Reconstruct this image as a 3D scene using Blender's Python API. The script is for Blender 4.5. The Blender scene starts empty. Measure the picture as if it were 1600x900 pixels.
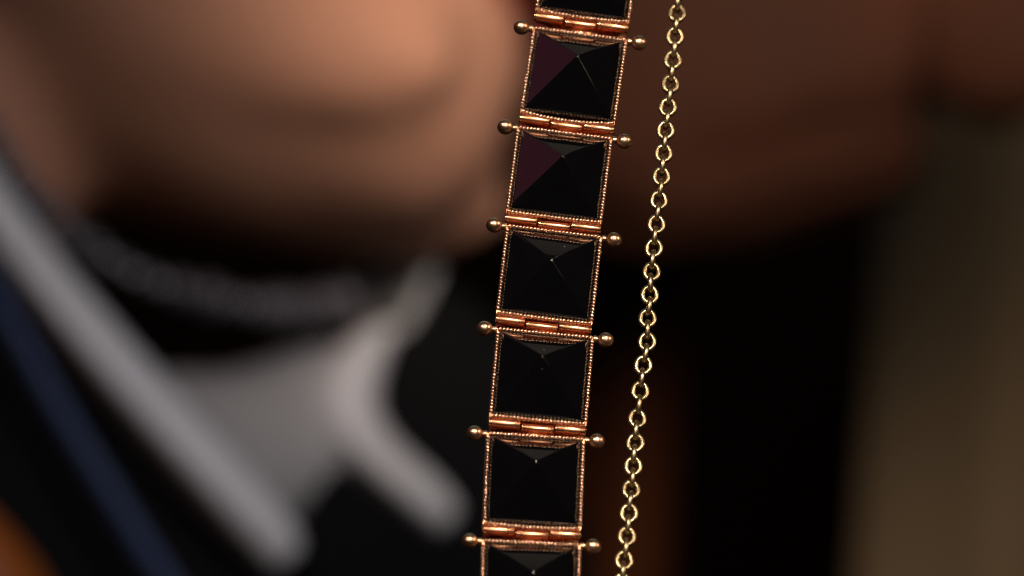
import bpy, bmesh, math, random
from mathutils import Vector, Matrix, noise

random.seed(7)
scene = bpy.context.scene
COL = scene.collection
R = math.radians
MM = 0.001

# ------------------------------------------------------------------ camera
DIST, PITCH, ROLL = 0.85, R(27.0), R(5.6)
LENS = 36.0 * DIST / 0.128
FWD = Vector((0, math.cos(PITCH), math.sin(PITCH)))
CAM_POS = -FWD * DIST
CAM_ROT = Matrix.Rotation(math.pi / 2 + PITCH, 3, 'X') @ Matrix.Rotation(ROLL, 3, 'Z')
cam_d = bpy.data.cameras.new('camera')
cam = bpy.data.objects.new('camera', cam_d)
COL.objects.link(cam)
cam.matrix_world = Matrix.Translation(CAM_POS) @ CAM_ROT.to_4x4()
cam_d.lens = LENS
cam_d.sensor_width = 36
cam_d.clip_start = 0.05
cam_d.clip_end = 50
cam_d.dof.use_dof = True
cam_d.dof.focus_distance = DIST + 0.003
cam_d.dof.aperture_fstop = 17.5
cam_d.dof.aperture_blades = 0
scene.camera = cam


def ray(px, py):
    k = 36.0 / LENS / 1600.0
    return CAM_ROT @ Vector(((px - 800) * k, -(py - 450) * k, -1.0))


def at(px, py, d):
    return CAM_POS + ray(px, py) * d


def on_plane(px, py, y=0.0):
    r = ray(px, py)
    return CAM_POS + r * ((y - CAM_POS.y) / r.y)


# ------------------------------------------------------------------ world and lamps
world = bpy.data.worlds.new('World')
scene.world = world
world.use_nodes = True
bg = world.node_tree.nodes['Background']
bg.inputs[0].default_value = (1.0, 0.62, 0.45, 1)
bg.inputs[1].default_value = 0.005

scene.view_settings.view_transform = 'Standard'
scene.view_settings.look = 'None'
scene.view_settings.exposure = 0
scene.view_settings.gamma = 1
scene.view_settings.use_curve_mapping = False
scene.cycles.use_denoising = True
scene.cycles.denoising_prefilter = 'NONE'
scene.cycles.filter_width = 1.05
scene.cycles.max_bounces = 8
scene.cycles.sample_clamp_indirect = 4


def area(name, pos, target, sx, sy, watts, colour, spread=180):
    l = bpy.data.lights.new(name, 'AREA')
    l.shape = 'RECTANGLE'
    l.size, l.size_y = sx, sy
    l.energy = watts
    l.color = colour
    l.spread = R(spread)
    o = bpy.data.objects.new(name, l)
    COL.objects.link(o)
    o.location = pos
    o.rotation_euler = (Vector(target) - Vector(pos)).to_track_quat('-Z', 'Y').to_euler()
    return o


def camdir(x, y, z):
    return (CAM_ROT @ Vector((x, y, z))).normalized()


FACE = at(690, 110, 1.38)
area('key_lamp', camdir(0.16, 0.62, 0.77) * 1.1, (0, 0, 0), 0.13, 0.13, 0.15, (1.0, 0.86, 0.70), 20)
area('second_lamp', camdir(-0.42, 0.60, 0.70) * 1.1, (0, 0, 0), 0.08, 0.08, 0.06, (1.0, 0.88, 0.74), 20)
area('side_lamp', camdir(0.80, 0.42, 0.30) * 1.0, (0, 0, 0), 0.25, 0.4, 0.08, (1.0, 0.74, 0.52), 20)
area('front_fill', camdir(0.05, 0.30, 1.0) * 1.15, (0, 0, 0), 0.6, 0.5, 0.12, (1.0, 0.80, 0.62), 60)  # added soft fill that lifts the gold; no known source there
area('plum_reflection_fill', (-0.6, -0.05, 0.485), (0, -0.05, 0.485), 0.27, 0.27, 0.05, (1.0, 0.22, 0.36))  # added unseen panel, puts a plum reflection on the upper stones' left facets
area('top_facet_fill', Vector((-0.1, 0.45, 0.92)) * 1.0, (-0.1, 0.25, 0), 0.7, 0.5, 0.36, (0.45, 0.90, 1.0))  # added cool panel for the top facets to reflect, not a room fixture
area('face_lamp', FACE + camdir(0.46, 0.30, 0.84) * 0.95, at(570, 460, 1.38), 0.16, 0.16, 0.125, (1.0, 0.94, 0.92), 40)
area('background_fill', at(1500, -900, 1.25), at(1330, 420, 1.85), 0.2, 0.2, 0.35, (1.0, 0.80, 0.60), 60)  # added fill to brighten the cushion and cloth at the right


# ------------------------------------------------------------------ materials
def mat(name, colour, rough=0.5, metal=0.0, var=0.12, scale=60, bump=0.0, bscale=800, spec=0.5, **kw):
    m = bpy.data.materials.new(name)
    m.use_nodes = True
    nt = m.node_tree
    b = nt.nodes['Principled BSDF']
    tc = nt.nodes.new('ShaderNodeTexCoord')
    n = nt.nodes.new('ShaderNodeTexNoise')
    n.inputs['Scale'].default_value = scale
    n.inputs['Detail'].default_value = 4
    nt.links.new(tc.outputs['Object'], n.inputs['Vector'])
    mx = nt.nodes.new('ShaderNodeMix')
    mx.data_type = 'RGBA'
    c = Vector(colour)
    mx.inputs[6].default_value = (*(c * (1 - var)), 1)
    mx.inputs[7].default_value = (*[min(1, v * (1 + var)) for v in c], 1)
    nt.links.new(n.outputs['Fac'], mx.inputs[0])
    nt.links.new(mx.outputs[2], b.inputs['Base Color'])
    mr = nt.nodes.new('ShaderNodeMapRange')
    mr.inputs[3].default_value = rough * 0.75
    mr.inputs[4].default_value = min(1, rough * 1.25)
    nt.links.new(n.outputs['Fac'], mr.inputs[0])
    nt.links.new(mr.outputs[0], b.inputs['Roughness'])
    b.inputs['Metallic'].default_value = metal
    b.inputs['Specular IOR Level'].default_value = spec
    if bump:
        n2 = nt.nodes.new('ShaderNodeTexNoise')
        n2.inputs['Scale'].default_value = bscale
        n2.inputs['Detail'].default_value = 3
        nt.links.new(tc.outputs['Object'], n2.inputs['Vector'])
        bp = nt.nodes.new('ShaderNodeBump')
        bp.inputs['Strength'].default_value = bump
        bp.inputs['Distance'].default_value = 0.0001
        nt.links.new(n2.outputs['Fac'], bp.inputs['Height'])
        nt.links.new(bp.outputs[0], b.inputs['Normal'])
    for k, v in kw.items():
        b.inputs[k.replace('_', ' ')].default_value = v
    return m


M = dict(
    rose=mat('rose_gold', (0.80, 0.37, 0.20), 0.27, 1, 0.22, 420),
    bead=mat('beaded_gold', (0.95, 0.58, 0.41), 0.30, 1, 0.10, 500),
    ball=mat('ball_gold', (0.82, 0.50, 0.31), 0.30, 1, 0.10, 700),
    chain=mat('pale_gold', (0.52, 0.40, 0.225), 0.33, 1, 0.25, 400),
    stone=mat('onyx', (0.0024, 0.0024, 0.003), 0.04, 0, 0.3, 300, 0.05, 900, IOR=1.72),
    skin=mat('skin', (0.42, 0.21, 0.142), 0.75, 0, 0.22, 22, 0.3, 300, spec=0.25, Subsurface_Weight=0.15, Subsurface_Scale=0.004),
    lips=mat('lips', (0.17, 0.018, 0.012), 0.4, 0, 0.15, 60),
    hair=mat('hair', (0.05, 0.035, 0.028), 0.5, 0, 0.3, 200),
    eye=mat('eye', (0.5, 0.47, 0.44), 0.1, 0, 0.1, 100),
    shirt=mat('white_cotton', (0.84, 0.84, 0.92), 0.75, 0, 0.05, 90, 0.4, 1500),
    satin=mat('grey_satin', (0.40, 0.40, 0.43), 0.4, 0, 0.1, 60),
    wool=mat('black_wool', (0.004, 0.004, 0.005), 0.95, 0, 0.2, 300, 0.4, 1500, spec=0.15),
    navy=mat('navy_trim', (0.026, 0.05, 0.15), 0.6, 0, 0.2, 200),
    brown=mat('brown_leather', (0.030, 0.0100, 0.0055), 0.8, 0, 0.6, 26, 0.3, 200, spec=0.1),
    olive=mat('olive_cloth', (0.110, 0.077, 0.048), 0.9, 0, 0.15, 18, 0.4, 400, spec=0.1),
    maroon=mat('maroon_cloth', (0.032, 0.008, 0.002), 0.9, 0, 0.2, 20, spec=0.1),
    wood=mat('orange_wood', (0.30, 0.075, 0.007), 0.5, 0, 0.2, 20),
    back=mat('dark_backdrop', (0.030, 0.017, 0.013), 1.0, 0, 0.2, 3, spec=0.0),
    silver=mat('silver', (0.10, 0.095, 0.115), 0.25, 0.2, 0.1, 200),
)


# a few dust specks on the polished stones
nt = M['stone'].node_tree
b = nt.nodes['Principled BSDF']
tc = nt.nodes['Texture Coordinate']
vo = nt.nodes.new('ShaderNodeTexVoronoi')
vo.inputs['Scale'].default_value = 420
oi = nt.nodes.new('ShaderNodeObjectInfo')
ad = nt.nodes.new('ShaderNodeVectorMath')
ad.operation = 'ADD'
nt.links.new(tc.outputs['Object'], ad.inputs[0])
nt.links.new(oi.outputs['Random'], ad.inputs[1])
nt.links.new(ad.outputs[0], vo.inputs['Vector'])
lt = nt.nodes.new('ShaderNodeMath')
lt.operation = 'LESS_THAN'
lt.inputs[1].default_value = 0.05
nt.links.new(vo.outputs['Distance'], lt.inputs[0])
sp = nt.nodes.new('ShaderNodeSeparateColor')
nt.links.new(vo.outputs['Color'], sp.inputs[0])
gt = nt.nodes.new('ShaderNodeMath')
gt.operation = 'GREATER_THAN'
gt.inputs[1].default_value = 0.80
nt.links.new(sp.outputs[0], gt.inputs[0])
mu = nt.nodes.new('ShaderNodeMath')
mu.operation = 'MULTIPLY'
nt.links.new(lt.outputs[0], mu.inputs[0])
nt.links.new(gt.outputs[0], mu.inputs[1])
base = b.inputs['Base Color'].links[0].from_socket
dm = nt.nodes.new('ShaderNodeMix')
dm.data_type = 'RGBA'
dm.inputs[7].default_value = (0.09, 0.09, 0.09, 1)
nt.links.new(base, dm.inputs[6])
nt.links.new(mu.outputs[0], dm.inputs[0])
nt.links.new(dm.outputs[2], b.inputs['Base Color'])


# ------------------------------------------------------------------ helpers
def obj(name, bm, material, parent=None, smooth=True, mesh=None):
    if mesh is None:
        mesh = bpy.data.meshes.new(name)
        bmesh.ops.recalc_face_normals(bm, faces=bm.faces)
        bm.to_mesh(mesh)
        bm.free()
        if smooth:
            mesh.polygons.foreach_set('use_smooth', [True] * len(mesh.polygons))
        mesh.materials.append(M[material])
    o = bpy.data.objects.new(name, mesh)
    COL.objects.link(o)
    if parent:
        o.parent = parent
    return o


def empty(name, loc=(0, 0, 0)):
    o = bpy.data.objects.new(name, None)
    o.empty_display_size = 0.005
    COL.objects.link(o)
    o.location = loc
    return o


def tag(o, label=None, cat=None, group=None, kind=None):
    for k, v in (('label', label), ('category', cat), ('group', group), ('kind', kind)):
        if v:
            o[k] = v
    return o


def lathe_x(bm, prof, cy, cz, seg=20):
    """surface of revolution about an x-parallel axis; prof = [(x, r)]"""
    rings = []
    for x, r in prof:
        rings.append([bm.verts.new((x, cy + r * math.cos(2 * math.pi * k / seg), cz + r * math.sin(2 * math.pi * k / seg))) for k in range(seg)])
    for a, b in zip(rings, rings[1:]):
        for k in range(seg):
            bm.faces.new((a[k], a[(k + 1) % seg], b[(k + 1) % seg], b[k]))
    bm.faces.new(rings[0])
    bm.faces.new(rings[-1][::-1])


def tube(bm, pts, r, seg=12, flat=1.0):
    rings = []
    n = len(pts)
    for i, p in enumerate(pts):
        t = (pts[min(n - 1, i + 1)] - pts[max(0, i - 1)]).normalized()
        a = t.cross(FWD).normalized()
        b = t.cross(a).normalized()
        rr = r[i] if isinstance(r, (list, tuple)) else r
        rings.append([bm.verts.new(p + a * rr * math.cos(2 * math.pi * k / seg) + b * rr * flat * math.sin(2 * math.pi * k / seg)) for k in range(seg)])
    for a, b in zip(rings, rings[1:]):
        for k in range(seg):
            bm.faces.new((a[k], a[(k + 1) % seg], b[(k + 1) % seg], b[k]))
    bm.faces.new(rings[0])
    bm.faces.new(rings[-1][::-1])


def box(bm, x0, x1, y0, y1, z0, z1, bev=0.0):
    vs = [bm.verts.new((x, y, z)) for x in (x0, x1) for y in (y0, y1) for z in (z0, z1)]
    fs = [bm.faces.new([vs[i] for i in q]) for q in ((0, 1, 3, 2), (4, 6, 7, 5), (0, 4, 5, 1), (2, 3, 7, 6), (0, 2, 6, 4), (1, 5, 7, 3))]
    if bev:
        es = list({e for f in fs for e in f.edges})
        bmesh.ops.bevel(bm, geom=es, offset=bev, segments=2, affect='EDGES')


def spline(pts, n=8):
    """Catmull-Rom through tuples"""
    pts = [Vector(p) for p in pts]
    q = [pts[0] * 2 - pts[1]] + pts + [pts[-1] * 2 - pts[-2]]
    out = []
    for i in range(1, len(q) - 2):
        for k in range(n):
            t = k / n
            a, b, c, d = q[i - 1:i + 3]
            out.append(0.5 * ((2 * b) + (c - a) * t + (2 * a - 5 * b + 4 * c - d) * t * t + (3 * b - a - 3 * c + d) * t ** 3))
    out.append(pts[-1])
    return out


# ------------------------------------------------------------------ setting: dark room behind
D0 = 1.43


def P(px, py, dz=0.0):
    return at(px, py, D0) + FWD * dz


bm = bmesh.new()
grid = []
for j in range(9):
    row = []
    for i in range(17):
        p = at(800 + (i - 8) * 500, 450 + (j - 4) * 500, 3.2)
        row.append(bm.verts.new(p + Vector((0, 0.03 * math.sin(i * 1.7), 0))))
    grid.append(row)
for j in range(8):
    for i in range(16):
        bm.faces.new((grid[j][i], grid[j][i + 1], grid[j + 1][i + 1], grid[j + 1][i]))
tag(obj('backdrop', bm, 'back'), kind='structure')


def curtain(name, material, pxa, pxb, top, bottom, d, folds, amp, lean=0.0):
    """hanging cloth with thickness between two picture columns at distance d"""
    bm = bmesh.new()
    nx, nz = folds * 8, 10
    rows = []
    A0, B0 = at(pxa, top, d), at(pxb, top, d)
    A1 = at(pxa + lean, bottom, d)
    ht = (A0 - A1).length
    for j in range(nz + 1):
        row = []
        for i in range(nx + 1):
            s = i / nx
            p = A0.lerp(B0, s)
            p = Vector((p.x + lean * (j / nz) * 0.00018, p.y, A0.z + (B0.z - A0.z) * s - ht * j / nz))
            w = math.sin(s * folds * 2 * math.pi + 0.6) + 0.35 * math.sin(s * folds * 4.7 * math.pi + 1.3)
            p.y += amp * w * (0.8 + 0.3 * j / nz)
            row.append(bm.verts.new(p))
        rows.append(row)
    for j in range(nz):
        for i in range(nx):
            bm.faces.new((rows[j][i], rows[j][i + 1], rows[j + 1][i + 1], rows[j + 1][i]))
    o = obj(name, bm, material)
    md = o.modifiers.new('thickness', 'SOLIDIFY')
    md.thickness = 0.004
    return o


o = curtain('curtain', 'olive', 1425, 2400, -350, 1500, 1.95, 3, 0.008, 0)
tag(o, 'blurred olive brown curtain hanging at the right edge', 'curtain')
o = curtain('drape', 'maroon', 770, 1075, 250, 1400, 1.80, 2, 0.012, 20)
tag(o, 'very dark red brown drape hanging behind the bracelet and chain', 'drape')

# ------------------------------------------------------------------ brown padded cushion, upper right
bm = bmesh.new()
bmesh.ops.create_icosphere(bm, subdivisions=5, radius=1)
C = at(1215, -40, 1.62)
ax, ay, az = CAM_ROT @ Vector((1, 0.26, 0)), CAM_ROT @ Vector((-0.26, 1, 0)), FWD
for v in bm.verts:
    c = v.co.copy()
    q = Vector([math.copysign(abs(k) ** 0.62, k) for k in c])
    n1 = noise.noise(c * 1.6 + Vector((3, 1, 7))) * 0.16 + noise.noise(c * 4.2) * 0.05
    crease = -0.34 * math.exp(-((c.x - 0.44 - 0.15 * c.y) / 0.10) ** 2)
    q *= 1 + n1 + crease
    v.co = C + ax * q.x * 0.072 + ay * q.y * 0.056 + az * q.z * 0.035
o = obj('cushion', bm, 'brown')
tag(o, 'blurred dark red brown padded cushion behind the top of the chain', 'cushion')

# wooden rail, lower left corner
bm = bmesh.new()
tube(bm, spline([at(-355, 700, 1.3), at(-172, 828, 1.3), at(-45, 960, 1.3), at(25, 1110, 1.32)], 8), [0.016] * 25, 20, 0.8)
o = obj('chair_rail', bm, 'wood')
tag(o, 'blurred orange brown wooden rail in the bottom left corner', 'chair rail')

# ------------------------------------------------------------------ person
person = empty('person', P(300, 900, 0.02))
tag(person, 'person in white collar and dark jacket, head turned towards the bracelet', 'person')
INV = Matrix.Translation(-person.location)

yaw, nod = R(-12), R(2)
HEAD_ROT = Matrix.Rotation(yaw, 3, 'Z') @ Matrix.Rotation(nod, 3, 'Y')
CHIN_LOCAL = Vector((0.098, 0, -0.100))
HEAD_POS = P(775, 245, -0.01) - HEAD_ROT @ CHIN_LOCAL


def ellipsoid(bm, c, r, rot=None):
    m = Matrix.Translation(c) @ ((rot or Matrix()).to_4x4()) @ Matrix.Diagonal((*r, 1))
    bmesh.ops.create_icosphere(bm, subdivisions=3, radius=1, matrix=m)


bm = bmesh.new()
E = lambda c, r, a=0: ellipsoid(bm, c, r, Matrix.Rotation(R(a), 4, 'Y'))
E((-0.015, 0, 0.055), (0.098, 0.076, 0.092))            # skull
E((0.030, 0, 0.000), (0.066, 0.064, 0.085))             # face
E((0.045, 0, -0.055), (0.050, 0.048, 0.042))            # mouth region
E((0.073, 0, -0.092), (0.026, 0.030, 0.023))            # chin
E((0.030, 0, -0.061), (0.074, 0.061, 0.051), 19)         # lower face and jaw
E((0.068, 0, -0.074), (0.027, 0.036, 0.024))            # below the lip
for s in (-1, 1):
    E((0.040, 0.032 * s, -0.082), (0.060, 0.019, 0.023), 16)    # jaw body
    E((-0.006, 0.050 * s, -0.050), (0.032, 0.015, 0.040), 10)    # jaw angle
    E((0.050, 0.036 * s, -0.025), (0.034, 0.022, 0.040))        # cheek
    E((0.024, 0.040 * s, -0.045), (0.060, 0.024, 0.048), 10)    # side of the jaw
    E((-0.012, 0.074 * s, 0.000), (0.018, 0.008, 0.032))        # ear
E((0.030, 0, -0.070), (0.045, 0.040, 0.026))            # floor of the mouth
E((0.086, 0, -0.049), (0.012, 0.024, 0.007))            # upper lip
E((0.084, 0, -0.063), (0.013, 0.021, 0.008))            # lower lip
E((0.098, 0, -0.015), (0.016, 0.014, 0.012))            # nose tip
E((0.088, 0, 0.010), (0.014, 0.010, 0.032), -20)        # nose bridge
E((0.070, 0, 0.042), (0.024, 0.052, 0.014))             # brow
E((-0.038, 0, -0.100), (0.046, 0.044, 0.090), 14)       # neck
E((-0.056, 0, -0.185), (0.050, 0.050, 0.060))
E((-0.080, 0, -0.290), (0.085, 0.120, 0.070))           # shoulders and chest
E((-0.080, 0, -0.400), (0.085, 0.115, 0.130))
tmp = obj('body', bm, 'skin')
md = tmp.modifiers.new('remesh', 'REMESH')
md.mode = 'VOXEL'
md.voxel_size = 0.004
md = tmp.modifiers.new('soft', 'SMOOTH')
md.iterations = 38
dg = bpy.context.evaluated_depsgraph_get()
me = bpy.data.meshes.new_from_object(tmp.evaluated_get(dg))
bpy.data.objects.remove(tmp)
me.name = 'body'
me.materials.clear()
me.materials.append(M['skin'])
me.materials.append(M['lips'])
for p in me.polygons:
    p.use_smooth = True
    c = p.center
    if c.x > 0.062 and abs(c.y) < 0.030:
        half = 0.0165 * (1 - (c.y / 0.031) ** 2)
        if abs(c.z + 0.056) < half:
            p.material_index = 1
me.transform(Matrix.Translation(HEAD_POS) @ HEAD_ROT.to_4x4())
me.transform(INV)
body = obj('body', None, None, person, mesh=me)


def head_pt(x, y, z):
    return HEAD_POS + HEAD_ROT @ Vector((x, y, z)) - person.location


bm = bmesh.new()
bmesh.ops.create_icosphere(bm, subdivisions=5, radius=1)
for v in list(bm.verts):
    c = v.co
    if c.x > 0.45 - 0.25 * c.z and c.z < 0.62 or c.z < -0.75:
        bm.verts.remove(v)
for v in bm.verts:
    c = v.co.copy()
    k = 1 + 0.05 * noise.noise(Vector((c.x * 5, c.y * 22, c.z * 5)))
    v.co = head_pt(-0.022 + c.x * 0.104 * k, c.y * 0.083 * k, 0.055 + c.z * 0.102 * k)
o = obj('hair', bm, 'hair', person)
md = o.modifiers.new('thickness', 'SOLIDIFY')
md.thickness = 0.006
for s in (-1, 1):
    bm = bmesh.new()
    ellipsoid(bm, head_pt(0.072, 0.031 * s, 0.024), (0.012, 0.012, 0.012))
    obj('eye', bm, 'eye', person)


def sheet(name, material, cols, parent, thick=0.003, sub=2):
    """cloth through rows of picture points with depth, thickened and smoothed"""
    bm = bmesh.new()
    g = [[bm.verts.new(P(*p) - person.location) for p in row] for row in cols]
    for a, b in zip(g, g[1:]):
        for k in range(len(a) - 1):
            bm.faces.new((a[k], a[k + 1], b[k + 1], b[k]))
    o = obj(name, bm, material, parent)
    s = o.modifiers.new('smooth', 'SUBSURF')
    s.levels = s.render_levels = sub
    t = o.modifiers.new('thickness', 'SOLIDIFY')
    t.thickness = thick
    return o


bm = bmesh.new()
for c, r in (((-0.085, 0, -0.300), (0.098, 0.150, 0.080)), ((-0.085, 0, -0.410), (0.104, 0.135, 0.140))):
    ellipsoid(bm, head_pt(*c), r, HEAD_ROT)
tmp = obj('jacket_back', bm, 'wool')
md = tmp.modifiers.new('remesh', 'REMESH')
md.mode = 'VOXEL'
md.voxel_size = 0.006
md = tmp.modifiers.new('soft', 'SMOOTH')
md.iterations = 8
dg = bpy.context.evaluated_depsgraph_get()
me = bpy.data.meshes.new_from_object(tmp.evaluated_get(dg))
bpy.data.objects.remove(tmp)
me.polygons.foreach_set('use_smooth', [True] * len(me.polygons))
obj('jacket_back', None, None, person, mesh=me)

# jacket: near side, lower front and far side
jacket = sheet('jacket', 'wool', [
    [(-500, 200, -0.06), (-320, 330, -0.09), (-180, 520, -0.095), (-60, 760, -0.095), (40, 1000, -0.095), (120, 1300, -0.09)],
    [(-260, 60, -0.055), (-130, 240, -0.085), (0, 480, -0.092), (120, 720, -0.092), (230, 960, -0.092), (320, 1300, -0.09)],
    [(-160, 0, -0.045), (-30, 230, -0.078), (100, 470, -0.083), (260, 710, -0.084), (410, 950, -0.082), (520, 1300, -0.08)],
    [(-80, 60, -0.02), (60, 300, -0.05), (190, 520, -0.058), (340, 740, -0.060), (520, 960, -0.055), (640, 1300, -0.05)],
], person, 0.004)
sheet('jacket_front', 'wool', [
    [(420, 840, -0.056), (540, 880, -0.050), (660, 1100, -0.045), (700, 1300, -0.04)],
    [(500, 790, -0.036), (620, 830, -0.026), (740, 1000, -0.010), (800, 1300, -0.01)],
    [(600, 560, 0.02), (700, 640, 0.02), (820, 900, 0.02), (880, 1300, 0.02)],
    [(690, 400, 0.05), (800, 520, 0.055), (930, 850, 0.06), (980, 1300, 0.06)],
], person, 0.004)
bm = bmesh.new()
pts = [P(*p) - person.location for p in [tuple(v) for v in spline([(-90, 190, -0.096), (25, 410, -0.100), (140, 620, -0.101), (250, 800, -0.101), (360, 990, -0.1), (420, 1250, -0.098)], 6)]]
tube(bm, pts, 0.0020, 10, 0.6)
obj('lapel_trim', bm, 'navy', person)

# shirt: near collar leaf rolled over, shirt front, far leaf
sheet('collar_leaf', 'shirt', [
    [(-190, 20, -0.062), (-170, 5, -0.078), (-145, -10, -0.080), (-125, -20, -0.064)],
    [(-85, 240, -0.072), (-66, 230, -0.088), (-38, 215, -0.090), (-18, 205, -0.074)],
    [(35, 430, -0.076), (56, 416, -0.092), (88, 394, -0.094), (110, 380, -0.078)],
    [(170, 600, -0.078), (192, 585, -0.094), (228, 560, -0.096), (252, 545, -0.080)],
    [(295, 740, -0.078), (318, 724, -0.093), (358, 696, -0.095), (382, 680, -0.080)],
    [(385, 835, -0.076), (405, 822, -0.088), (446, 790, -0.090), (466, 776, -0.078)],
    [(440, 878, -0.074), (452, 870, -0.080), (482, 842, -0.082), (494, 828, -0.074)],
], person, 0.003)
sheet('shirt_front', 'satin', [
    [(240, 560, -0.035), (310, 680, -0.045), (400, 790, -0.045), (500, 850, -0.010)],
    [(330, 585, -0.020), (410, 680, -0.034), (480, 770, -0.030), (570, 830, 0.005)],
    [(440, 555, -0.010), (500, 650, -0.024), (560, 730, -0.020), (640, 800, 0.010)],
    [(540, 520, 0.000), (560, 620, -0.008), (610, 700, -0.008), (690, 780, 0.015)],
], person, 0.003)
sheet('collar_leaf', 'shirt', [
    [(570, 505, 0.008), (590, 503, 0.004), (612, 508, 0.006), (622, 512, 0.016)],
    [(490, 575, -0.010), (535, 572, -0.018), (580, 578, -0.016), (596, 580, 0.000)],
    [(470, 660, -0.018), (525, 652, -0.024), (570, 646, -0.022), (588, 640, -0.004)],
    [(530, 742, -0.010), (572, 724, -0.026), (608, 702, -0.026), (622, 692, -0.006)],
    [(610, 808, -0.006), (640, 786, -0.023), (672, 758, -0.022), (686, 744, -0.006)],
    [(676, 842, -0.006), (692, 828, -0.014), (712, 802, -0.014), (720, 790, -0.008)],
], person, 0.003)
sheet('shaded_collar_stand', 'satin', [  # upper far collar: chin shadow put in by greyer cloth and tilt
    [(600, 330, 0.080), (650, 350, 0.056), (700, 370, 0.040)],
    [(560, 430, 0.074), (625, 445, 0.050), (675, 455, 0.032)],
    [(510, 530, 0.060), (575, 538, 0.036), (622, 540, 0.018)],
], person, 0.002)

# necklace: strand of silver beads round the neck
neck = tag(empty('necklace', P(170, 380, -0.06)), 'blurred silver grey bead necklace curving round the neck', 'necklace')
path = [P(*v) for v in (tuple(q) for q in spline([(-90, 60, -0.064), (10, 205, -0.070), (110, 335, -0.072), (230, 425, -0.068), (370, 468, -0.058), (470, 480, -0.035), (540, 470, -0.01)], 30))]
acc, last, spots = 0, path[0], [path[0]]
for p in path[1:]:
    if (p - last).length > 0.0062:
        spots.append(p)
        last = p
bm = bmesh.new()
bmesh.ops.create_icosphere(bm, subdivisions=3, radius=0.0034)
first = obj('necklace_bead', bm, 'silver', neck)
for i, p in enumerate(spots):
    o = first if i == 0 else first.copy()
    if i:
        COL.objects.link(o)
        o.parent = neck
    o.location = p - neck.location
    o.scale = (random.uniform(0.75, 1.2),) * 3
bm = bmesh.new()
tube(bm, [p - neck.location for p in path[::6]], 0.0012, 8)
obj('necklace_cord', bm, 'satin', neck)

# ------------------------------------------------------------------ bracelet
W, H, WALL, DEEP = 12.2, 12.1, 0.42, 2.6      # mm: rim width, rim height, wall, box depth
PINS = [(930.0, -103.0, 8.8), (906.5, 53.0, 8.4), (882.5, 207.5, 7.4), (866.0, 361.5, 6.6), (852.0, 520.5, 5.1), (837.5, 681.5, 2.9), (830.5, 848.0, 2.2)]
TURN = [-1.0, -1.0, -0.6, 1.2, 0.6, 1.4, 0.4]          # small swing of each link about its length
NOD = [0.0, 0.5, -0.5, 1.0, -1.0, 0.5, 0.0]
SAG = [0.30, 0.55, 0.12, 0.10, 0.08, 0.28, 0.22]

bracelet = empty('bracelet', on_plane(866, 361.5))
tag(bracelet, 'rose gold bracelet of hinged square links set with black pyramid stones', 'bracelet')


def make_frame(sag, rng):
    """box bezel swept round the rim; the bottom wall bows by sag"""
    path = []
    n = 10
    x, z0, z1 = W / 2, WALL / 2, -H - WALL / 2
    for i in range(n):
        path.append((-x + 2 * x * i / n, z0, 0, -1))
    for i in range(n):
        path.append((x, z0 + (z1 - z0) * i / n, -1, 0))
    for i in range(n):
        path.append((x - 2 * x * i / n, z1, 0, 1))
    for i in range(n):
        path.append((-x, z1 + (z0 - z1) * i / n, 1, 0))
    bm = bmesh.new()
    prof = [(0.0, 0.28), (0.08, 0.2), (WALL - 0.08, 0.2), (WALL, 0.28), (WALL, DEEP), (0.0, DEEP)]
    rings = []
    for k, (px, pz, ix, iz) in enumerate(path):
        corner = k % n == 0
        side = k // n
        if corner:
            ix, iz = {0: (1, -1), 1: (-1, -1), 2: (-1, 1), 3: (1, 1)}[side]
        dz = -sag * (1 - (px / x) ** 2) if side == 2 else 0
        jx, jz = (rng.uniform(-.02, .02), rng.uniform(-.02, .02)) if not corner else (0, 0)
        rings.append([bm.verts.new(((px + ix * a + jx) * MM, b * MM, (pz + iz * a + dz + jz) * MM)) for a, b in prof])
    m = len(rings)
    for k in range(m):
        a, b = rings[k], rings[(k + 1) % m]
        for q in range(len(prof)):
            bm.faces.new((a[q], a[(q + 1) % len(prof)], b[(q + 1) % len(prof)], b[q]))
    # closed back plate
    box(bm, (-x + WALL) * MM, (x - WALL) * MM, (DEEP - 0.5) * MM, (DEEP - 0.1) * MM, (z1 + WALL) * MM, (z0 - WALL) * MM)
    return bm


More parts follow.
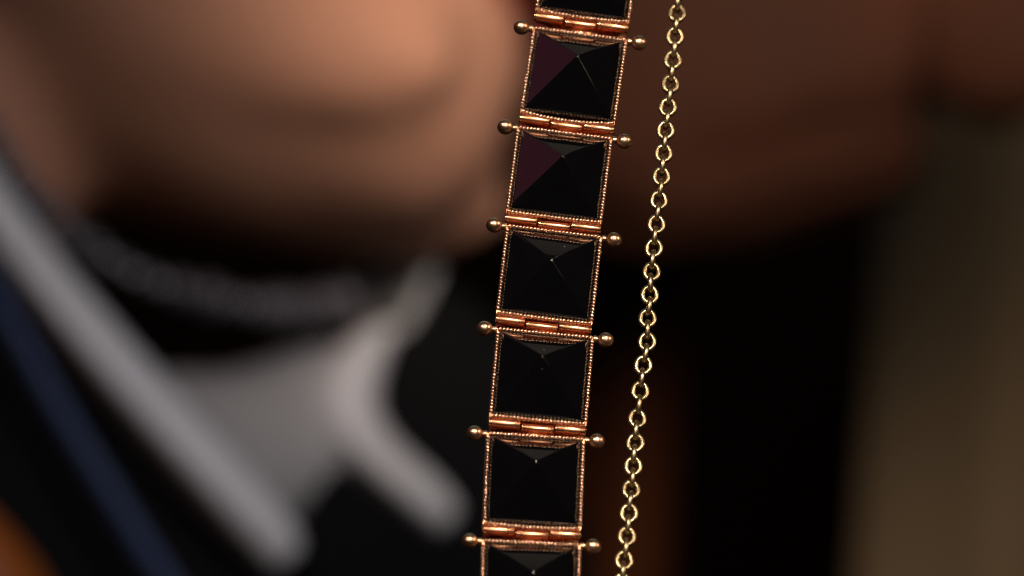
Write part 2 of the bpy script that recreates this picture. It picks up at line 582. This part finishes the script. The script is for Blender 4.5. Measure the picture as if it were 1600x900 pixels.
def make_stone(ox, oz, apex):
    """domed four-sided pyramid with slightly softened arrises"""
    w, h = (W / 2 - WALL - 0.02), (H / 2 - WALL / 2 - 0.02)
    NS, NR, p = 9, 14, 75.0
    par = [math.copysign(1 - (1 - abs(s)) ** 2.6, s) for s in [-1 + 2 * i / (2 * NS) for i in range(2 * NS)]]
    loop = [(t, 1) for t in par] + [(1, -t) for t in par] + [(-t, -1) for t in par] + [(-1, t) for t in par]
    bm = bmesh.new()
    top = None
    rings = []
    for r in range(NR + 1):
        m = (r / NR) ** 1.25
        ring = []
        for (u, v) in loop:
            a, b = abs(u * m), abs(v * m)
            mx = max(a, b, 1e-9)
            pn = mx * ((a / mx) ** p + (b / mx) ** p) ** (1 / p)
            pn = (pn ** 2 + 0.000004) ** 0.5
            k = 1 - min(pn, 1.0)
            y = -apex * (k + 0.10 * k * (1 - k)) - 0.02
            ring.append(((u * m * w + ox * k) * MM, y * MM, (-H / 2 + v * m * h + oz * k) * MM))
        if r == 0:
            top = bm.verts.new(ring[0])
        else:
            rings.append([bm.verts.new(c) for c in ring])
    n = len(loop)
    for k in range(n):
        bm.faces.new((top, rings[0][k], rings[0][(k + 1) % n]))
    for a, b in zip(rings, rings[1:]):
        for k in range(n):
            bm.faces.new((a[k], b[k], b[(k + 1) % n], a[(k + 1) % n]))
    skirt = [bm.verts.new((v.co.x, 1.9 * MM, v.co.z)) for v in rings[-1]]
    for k in range(n):
        bm.faces.new((rings[-1][k], skirt[k], skirt[(k + 1) % n], rings[-1][(k + 1) % n]))
    bm.faces.new(skirt)
    return bm


def bead_row(p0, p1, sag, rng, count):
    bm = bmesh.new()
    for i in range(count):
        t = (i + 0.5) / count
        c = Vector(p0).lerp(Vector(p1), t)
        c.z -= sag * (1 - (2 * t - 1) ** 2)
        d = (Vector(p1) - Vector(p0)).normalized()
        r = 0.262 * rng.uniform(0.96, 1.04)
        c += Vector((rng.uniform(-.012, .012), rng.uniform(-.02, .02), rng.uniform(-.012, .012)))
        tilt = Matrix.Rotation(R(32), 4, 'Y')
        sc = Matrix.Diagonal((1.25 * r, r * 1.15, 0.80 * r, 1)) if abs(d.x) < 0.5 else Matrix.Diagonal((0.85 * r, r * 1.15, 1.2 * r, 1))
        m = Matrix.Scale(MM, 4) @ Matrix.Translation(c) @ tilt @ sc
        bmesh.ops.create_icosphere(bm, subdivisions=2, radius=1, matrix=m)
    return bm


def mm_lathe(prof, cy, cz, seg=22):
    bm = bmesh.new()
    lathe_x(bm, [(x * MM, r * MM) for x, r in prof], cy * MM, cz * MM, seg)
    return bm


def knuckle(x0, x1, r, cy, cz):
    b = 0.07
    return mm_lathe([(x0, r - b), (x0 + 0.02, r - b / 3), (x0 + b, r), (x1 - b, r), (x1 - 0.02, r - b / 3), (x1, r - b)], cy, cz, 24)


for i, (px, py, roll) in enumerate(PINS):
    rng = random.Random(40 + i)
    loc = on_plane(px, py)
    link = obj('link', make_frame(SAG[i], rng), 'rose', bracelet, smooth=False)
    link.location = loc - bracelet.location
    link.rotation_euler = (R(NOD[i]), R(roll) - ROLL, R(TURN[i]))
    s = obj('stone', make_stone(rng.uniform(-.3, .3), rng.uniform(-.15, .35), rng.uniform(4.6, 5.3)), 'stone', link)
    s.location = (0, rng.uniform(-.1, .1) * MM, 0)
    x = W / 2 - WALL / 2
    e = 0.08
    for a, b, sag, c in (((-x, e, 0), (x, e, 0), 0, 26), ((-x, e, -H), (x, e, -H), SAG[i], 26), ((-x, e, -.38), (-x, e, -H + .38), 0, 25), ((x, e, -.38), (x, e, -H + .38), 0, 25)):
        tag(obj('beaded_edge', bead_row(a, b, sag, rng, c), 'bead', link), kind='stuff')
    # hinge below the link
    cz, cy = -H - WALL / 2 - 0.52, 0.62
    jg = rng.uniform(-0.22, 0.22)
    nxt = PINS[i + 1] if i + 1 < len(PINS) else None
    pitch = ((on_plane(nxt[0], nxt[1]) - loc).length / MM) if nxt else 14.6
    obj('hinge_knuckle', knuckle(-6.05, -2.2 + jg, 0.60, cy, cz), 'rose', link)
    obj('hinge_knuckle', knuckle(-1.98 + jg, 1.98 + jg, 0.55, cy + 0.10, cz - 0.24), 'rose', link)
    obj('hinge_knuckle', knuckle(2.2 + jg, 6.05, 0.60, cy, cz), 'rose', link)
    bm = bmesh.new()
    box(bm, -1.95 * MM, 1.95 * MM, 0.85 * MM, 1.25 * MM, (-pitch + 0.15) * MM, (cz - 0.55) * MM, 0.1 * MM)
    obj('hinge_leaf', bm, 'rose', link)
    bm = bmesh.new()
    box(bm, -5.9 * MM, 5.9 * MM, 1.7 * MM, 2.0 * MM, (-pitch + 0.2) * MM, (-H - WALL / 2 - 0.02) * MM)
    obj('back_strip', bm, 'rose', link)
    for s in (-1, 1):
        prof = [(W / 2 - 0.05, 0.46), (W / 2 + 0.15, 0.46), (W / 2 + 0.4, 0.40), (W / 2 + 0.62, 0.44)]
        rb, cb = 0.96, 7.58
        for k in range(13):
            a = math.pi * (0.13 + 0.87 * k / 12)
            prof.append((cb - 1.06 * rb * math.cos(a), max(0.02, rb * math.sin(a))))
        bm = mm_lathe([(s * xx, rr) for xx, rr in prof], 0.35, 0.0, 24)
        obj('ball_finial', bm, 'ball', link)

# ------------------------------------------------------------------ chain
CH = [(1061.2, -14), (1057.8, 21.0), (1054.4, 57.5), (1051, 94.4), (1047.3, 131.6), (1043.5, 168.0), (1040, 204), (1036.7, 240), (1033.3, 276.3), (1029.3, 313.5),
      (1025.6, 351), (1021.6, 388.4), (1018.2, 425), (1015, 461), (1011.8, 497.8), (1011.2, 534.4), (1005, 571.2), (1000.2, 611.5), (995.6, 654.5), (992.7, 692.5),
      (989.3, 729), (986, 765.6), (982.6, 802.3), (979.4, 838.4), (975, 876.0), (971.5, 912), (968, 949), (964.5, 986)]
chain = empty('chain', on_plane(1018, 425, 0.002))
tag(chain, 'pale yellow gold cable chain hanging beside the bracelet', 'chain')
rng = random.Random(3)
bm = bmesh.new()
rx, rz, wr = 0.88 * MM, 1.11 * MM, 0.325 * MM
NR, NS = 32, 12
rings = []
for a in range(NR):
    th = 2 * math.pi * a / NR
    c = Vector((rx * math.cos(th), 0, rz * math.sin(th)))
    nrm = Vector((math.cos(th) / rx, 0, math.sin(th) / rz)).normalized()
    rings.append([bm.verts.new(c + nrm * wr * math.cos(2 * math.pi * k / NS) + Vector((0, wr * math.sin(2 * math.pi * k / NS), 0))) for k in range(NS)])
for a in range(NR):
    p, q = rings[a], rings[(a + 1) % NR]
    for k in range(NS):
        bm.faces.new((p[k], p[(k + 1) % NS], q[(k + 1) % NS], q[k]))
first = obj('chain_link', bm, 'chain', chain)
front = [on_plane(x, y, 0.002) for x, y in CH]
items = []
for k, p in enumerate(front):
    items.append((p, 0))
    if k + 1 < len(front):
        items.append(((p + front[k + 1]) / 2, 1))
for k, (p, turned) in enumerate(items):
    o = first if k == 0 else first.copy()
    if k:
        COL.objects.link(o)
        o.parent = chain
    o.location = p - chain.location
    o.rotation_euler = (R(rng.uniform(-3, 3)), R(rng.uniform(-3, 3)), R(90 * turned + rng.uniform(-6, 6)))
    if turned:
        gap = (items[k + 1][0] - items[k - 1][0]).length
        o.scale.z = max(1.0, min(1.28, (gap / 2 + 2 * wr) / (2 * (rz + wr)) * 1.0 + 0.02))
